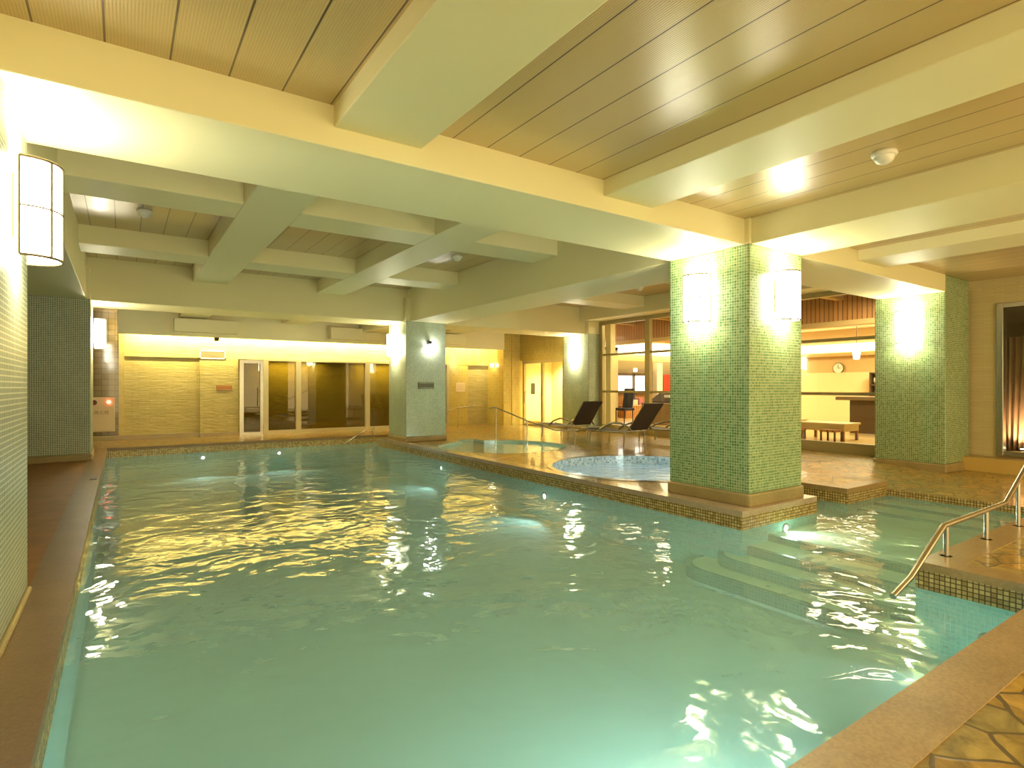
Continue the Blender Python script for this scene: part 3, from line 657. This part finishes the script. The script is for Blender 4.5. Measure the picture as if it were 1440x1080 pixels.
# shelf niche
sh = empty('wall_shelf', (18.8, 8.2, 1.0), 'dark wall shelf with white crockery behind the glass, next to the right column', 'shelf')
P(MB().box(18.55, 18.92, 7.6, 8.16, .98, 1.02).box(18.55, 18.92, 7.6, 8.16, 1.30, 1.34).box(18.55, 18.92, 7.6, 8.16, 1.66, 1.70).box(18.88, 18.92, 7.6, 8.16, 1.0, 1.7).box(18.55, 18.92, 8.12, 8.16, 1.0, 1.7).build('frame', 'darkwood'), sh)
for i, (y, z, c) in enumerate(((8.03, 1.34, 'top'), (7.88, 1.34, 'top'), (8.0, 1.02, 'lower'))):
    tag(MB().lathe((18.68, y, z), [(0, 0), (.04, 0), (.065, .10), (.05, .2), (.0, .2)], 20).build('ceramic_jar', 'white'), f'white ceramic jar on the {c} board of the dark wall shelf', 'jar', f'jars on the {c} board')
# low tables
def low_table(cx, cy, lx, ly, label):
    t = empty('low_table', (cx, cy, FZ), label, 'table', 'low white tables')
    box(-lx/2, lx/2, -ly/2, ly/2, .33, .37).build('tabletop', 'creamwall', bevel=.006).parent = t
    MB().box(-lx/2+.03, lx/2-.03, -ly/2+.03, -ly/2+.05, .2, .33).box(-lx/2+.03, -lx/2+.05, -ly/2+.05, ly/2-.03, .2, .33).build('apron', 'creamwall').parent = t
    for a in (-1, 1):
        for b2 in (-1, 1): box(a*(lx/2-.06)-.025, a*(lx/2-.06)+.025, b2*(ly/2-.06)-.025, b2*(ly/2-.06)+.025, 0, .33).build('leg', 'wood').parent = t
    return t
low_table(12.8, 6.45, .7, 1.0, 'low cream table with wooden legs just behind the glass beside the big column')
low_table(13.5, 8.1, .6, 1.3, 'long low cream table further back behind the glass, mostly hidden by the big column')
for i, (x, y, nm) in enumerate(((12.25, 6.9, 'left'), (12.3, 6.15, 'right'))):
    st = empty('woven_stool', (x, y, FZ), f'woven brown stool tucked under the low cream table, {nm} one', 'stool', 'woven stools')
    box(-.17, .17, -.17, .17, .20, .25).build('seat', 'wood', bevel=.01).parent = st
    for a in (-1, 1):
        for b2 in (-1, 1): box(a*.14-.015, a*.14+.015, b2*.14-.015, b2*.14+.015, 0, .20).build('leg', 'darkwood').parent = st
pm = MB()
for i in range(14):
    pm.obox((12.0+random.uniform(-.12, .12), 7.4+random.uniform(-.25, .25), FZ+.1+random.uniform(0, .12)), (.06, .05, .02), Matrix.Rotation(random.uniform(-1, 1), 3, random.choice('XYZ')))
bx = empty('sandal_basket', (12.0, 7.4, FZ), 'shallow basket with dark jumbled slippers behind the glass', 'basket')
P(MB().box(11.8, 12.2, 7.15, 7.8, FZ, FZ+.08).build('basket', 'tanwall', bevel=.01), bx); P(pm.build('slippers', 'dark'), bx)

# ------------------------------------------------------------------ lounge chairs
def lounger(loc, rz, label):
    """foot end towards +y, head towards -y; width along x"""
    o = empty('sun_lounger', (0, 0, 0), label, 'sun lounger', 'brown mesh loungers beside the tubs')
    w = .31
    def p(m, n, mt, **k): ob = m.build(n, mt, **k); ob.parent = o
    # seat sling (slightly sagging) and reclining back
    m = MB(); pts = [(1.0, .33), (.8, .315), (.4, .30), (0, .305), (-.35, .33)]
    for i in range(len(pts)-1):
        (y0, z0), (y1, z1) = pts[i], pts[i+1]
        m.add([(-w+.03, y0, z0), (w-.03, y0, z0), (w-.03, y1, z1), (-w+.03, y1, z1), (-w+.03, y0, z0-.012), (w-.03, y0, z0-.012), (w-.03, y1, z1-.012), (-w+.03, y1, z1-.012)], [(0, 1, 2, 3), (7, 6, 5, 4), (0, 3, 7, 4), (1, 5, 6, 2)])
    p(m, 'seat', 'dark')
    R = Matrix.Rotation(-.72, 3, 'X')
    m = MB().obox((0, -.60, .64), (w-.02, .012, .36), Matrix.Rotation(.66, 3, 'X')); p(m, 'backrest', 'dark', bevel=.006)
    f = MB()
    for s in (-1, 1):
        f.tube([(s*w, y, z-.005) for y, z in pts], .014, 8)
        p(MB().tube([(s*w, .45, .31), (s*w*1.06, .28, .42), (s*w*1.1, 0, .50), (s*w*1.1, -.22, .50), (s*w*1.06, -.42, .42), (s*w, -.5, .36)], .022, 10), 'armrest', 'steel')
        for y in (.72, -.30): p(MB().tube([(s*w, y, .31), (s*w, y+.03, .0)], .015, 8), 'leg', 'steel')
        f.tube([(s*w*.97, -.37, .34), (s*w*.97, -.81, .905)], .012, 8)
    f.tube([(-w, 1.0, .325), (w, 1.0, .325)], .014, 8); f.tube([(-w, -.35, .325), (w, -.35, .325)], .012, 8)
    p(f, 'frame', 'steel')
    o.location = loc; o.rotation_euler = (0, 0, rz)
    return o
lounger((9.1, 10.8, 0), .0, 'dark brown mesh lounger with raised back, the left one')
lounger((8.97, 8.85, 0), .03, 'dark brown mesh lounger with raised back, partly in front of the bright window reflection')
lounger((10.3, 8.6, 0), .1, 'dark lounger mostly hidden behind the big green column')

# ------------------------------------------------------------------ small fittings on the walls
def text(s, size, loc, rot, mat, parent, name='lettering'):
    c = bpy.data.curves.new(name, 'FONT'); c.body = s; c.size = size; c.align_x = 'CENTER'; c.align_y = 'CENTER'; c.extrude = .001
    c.materials.append(M[mat]); o = bpy.data.objects.new(name, c); COL.objects.link(o); o.location = loc; o.rotation_euler = rot; o.parent = parent
    bpy.context.view_layer.update(); dg = bpy.context.evaluated_depsgraph_get()
    me = bpy.data.meshes.new_from_object(o.evaluated_get(dg)); r = bpy.data.objects.new(name, me); COL.objects.link(r)
    r.location = loc; r.rotation_euler = rot; r.parent = parent; bpy.data.objects.remove(o); r.name = name
    return r
fh = empty('fire_hydrant_cabinet', (-.37, 16.34, .62), 'cream fire hydrant cabinet with a red lamp, low on the brown tiled far-left wall', 'cabinet')
box(-.26, .24, -.03, 0, -.40, .40).build('body', plain('cream_enamel', (.62, .50, .30), .35), bevel=.004).parent = fh
box(-.24, .14, -.036, -.028, -.38, .12).build('door', plain('cream_enamel', (.62, .50, .30), .35), bevel=.002).parent = fh
fa = MB()
def dY(r, cx, cz, y0, y1, n=24):
    v = [(cx+r*math.cos(2*math.pi*j/n), y, cz+r*math.sin(2*math.pi*j/n)) for y in (y0, y1) for j in range(n)]
    return MB().add(v, [(j, n+j, n+(j+1) % n, (j+1) % n) for j in range(n)]+[tuple(range(n)), tuple(range(n, 2*n))])
dY(.06, -.16, .28, -.05, -.03).build('alarm_button', plain('dark_red', (.12, .01, .01), .3)).parent = fh
dY(.045, .12, .29, -.07, -.03).build('alarm_lamp', emis('alarm_lamp_light', (1, .12, .08), 5)).parent = fh
text('消火栓', .10, (-.02, -.04, .04), (math.pi/2, 0, 0), 'bronze', fh)
vg = empty('vent_grille', (1.91, 16.3, 2.08), 'pale framed vent grille in the lit strip of the far wall', 'vent')
MB().box(-.30, .30, -.02, .04, -.11, -.08).box(-.30, .30, -.02, .04, .08, .11).box(-.30, -.27, -.02, .04, -.11, .11).box(.27, .30, -.02, .04, -.11, .11).build('frame', 'white').parent = vg
g = MB()
for i in range(12): g.box(-.27, .27, -.01, 0, -.08+i*.0135, -.073+i*.0135)
g.build('slats', 'alu').parent = vg
box(-.27, .27, .0, .03, -.08, .08).build('backing', 'bronze').parent = vg
tag(MB().lathe((1.92, 15.65, 2.47), [(0, -.09), (.05, -.08), (.06, -.03), (.06, 0)], 20).build('motion_sensor', 'black'), 'small black sensor under the lit bulkhead above the vent grille', 'sensor')
def sign(name, loc, w, h, mat, label, lines, tm, axis='y'):
    o = empty(name, loc, label, 'sign')
    box(-w/2, w/2, -.012, 0, -h/2, h/2).build('plate', mat, bevel=.002).parent = o
    m = MB()
    for z0, z1, a in lines: m.box(-w/2*a, w/2*a, -.014, -.012, z0, z1)
    m.build('border', tm).parent = o
    return o
sign('wall_sign', (2.17, 16.29, 1.24), .36, .13, plain('orange_plate', (.42, .16, .03), .4), 'small orange-brown sign on the split stone wall left of the tinted door', [(.04, .048, .9), (-.048, -.04, .9)], 'tanwall')
sign('column_sign', (5.84, 12.11, 1.295), .40, .15, plain('grey_green_plate', (.10, .10, .06), .4), 'small dark grey sign on the far pool column below the floodlight', [(.05, .06, .9), (-.06, -.05, .9)], 'greenpale')
sign('notice_plate', (9.19, 16.49, 1.25), .34, .30, plain('pale_paper', (.75, .62, .40), .6), 'pale square notice on the yellow tiled wall right of the far column', [(.06, .08, .7), (0, .02, .7), (-.07, -.05, .7)], 'tanwall')
fl = empty('floodlight', (5.93, 12.12, 2.2), 'small bright floodlight on the near face of the far pool column', 'floodlight')
box(-.06, .02, -.03, 0, -.02, .10).build('bracket', 'black').parent = fl
dY(.035, -.09, .0, -.12, -.04).build('lens', emis('floodlight_light', (1, .95, .9), 3)).parent = fl
dY(.05, .02, -.01, -.13, -.04).build('lens', emis('floodlight_light', (1, .95, .9), 60)).parent = fl
dY(.035, -.02, .09, -.11, -.03).build('lamp_head', 'black').parent = fl
light('lamp_glow', 'SPOT', (.02, -.10, -.03), 25, (1, .95, .85), .03, (math.radians(20), 0, math.pi), parent=fl, angle=1.6, blend=.6)
wl = empty('spot_sconce', (10.29, 16.15, 1.98), 'small bright spot lamp on the yellow tiled wall left of the glass doors', 'wall lamp')
MB().lathe((-.08, 0, 0), [(0, -.06), (.05, -.05), (.06, 0), (.05, .05), (0, .06)], 16).build('shade', emis('spot_sconce_light', (1, .93, .7), 14)).parent = wl
box(-.03, .02, -.03, .03, -.04, .04).build('backplate', 'bronze').parent = wl
tag(box(-.36, -.28, 9.58, 9.76, .004, .012).build('skimmer_lid', 'black'), 'small dark square lid set in the left coping', 'lid')
# small room behind the right-hand window
struct(box(13.2, 13.3, 1.0, 4.4, 0, 3).build('wall_side_room', plain('brown_wall', (.22, .13, .06), .5)))
struct(box(12.0, 13.3, 1.0, 4.4, 0, .16).build('floor', 'darkwood')); struct(box(12.0, 13.3, 4.3, 4.4, 0, 3).build('wall_side_room', plain('brown_wall', (.22, .13, .06), .5)))
struct(box(12.0, 13.3, 1.0, 4.4, 2.9, 3.0).build('ceiling', 'darkwood'))
cu = MB(); n = 60; vs = []
for i in range(n+1):
    t = i/n; y = 3.25-t*.62; 
    for z, sp in ((.2, .75), (1.3, .9), (2.1, 1.0)): vs.append((12.35+.035*math.sin(t*2*math.pi*7), 3.3-(t*.62)*sp, z))
cu.add(vs, [(3*i+k, 3*i+3+k, 3*i+4+k, 3*i+1+k) for i in range(n) for k in (0, 1)], True)
cv = cu.build('curtain', plain('rose_brown_curtain', (.40, .22, .12), .7)); md = cv.modifiers.new('thick', 'SOLIDIFY'); md.thickness = .004
tag(cv, 'rose-brown curtain hanging in folds behind the steel-framed window on the right', 'curtain')
fl2 = empty('floor_uplight', (12.2, 3.02, .16), 'small floor lamp glowing at the foot of the curtain behind the right window', 'lamp')
MB().cyl((0, 0), .05, 0, .08, 20).build('housing', 'bronze').parent = fl2
MB().cyl((0, 0), .045, .08, .085, 20).build('lens', emis('uplight_light', (1, .85, .6), 20)).parent = fl2
light('lamp_glow', 'SPOT', (0, 0, .10), 30, (1, .8, .5), .04, (math.pi, 0, 0), parent=fl2, angle=2.4)
ws = empty('side_shelf', (12.6, 2.85, .16), 'dark open shelf behind the steel-framed window at the right edge', 'shelf')
P(MB().box(12.4, 12.7, 2.6, 2.9, 1.20, 1.24).box(12.4, 12.7, 2.6, 2.9, .85, .88).box(12.4, 12.7, 2.6, 2.9, .45, .48).box(12.4, 12.43, 2.87, 2.9, .16, 1.24).box(12.67, 12.7, 2.87, 2.9, .16, 1.24).box(12.4, 12.43, 2.6, 2.63, .16, 1.24).build('frame', 'black'), ws)
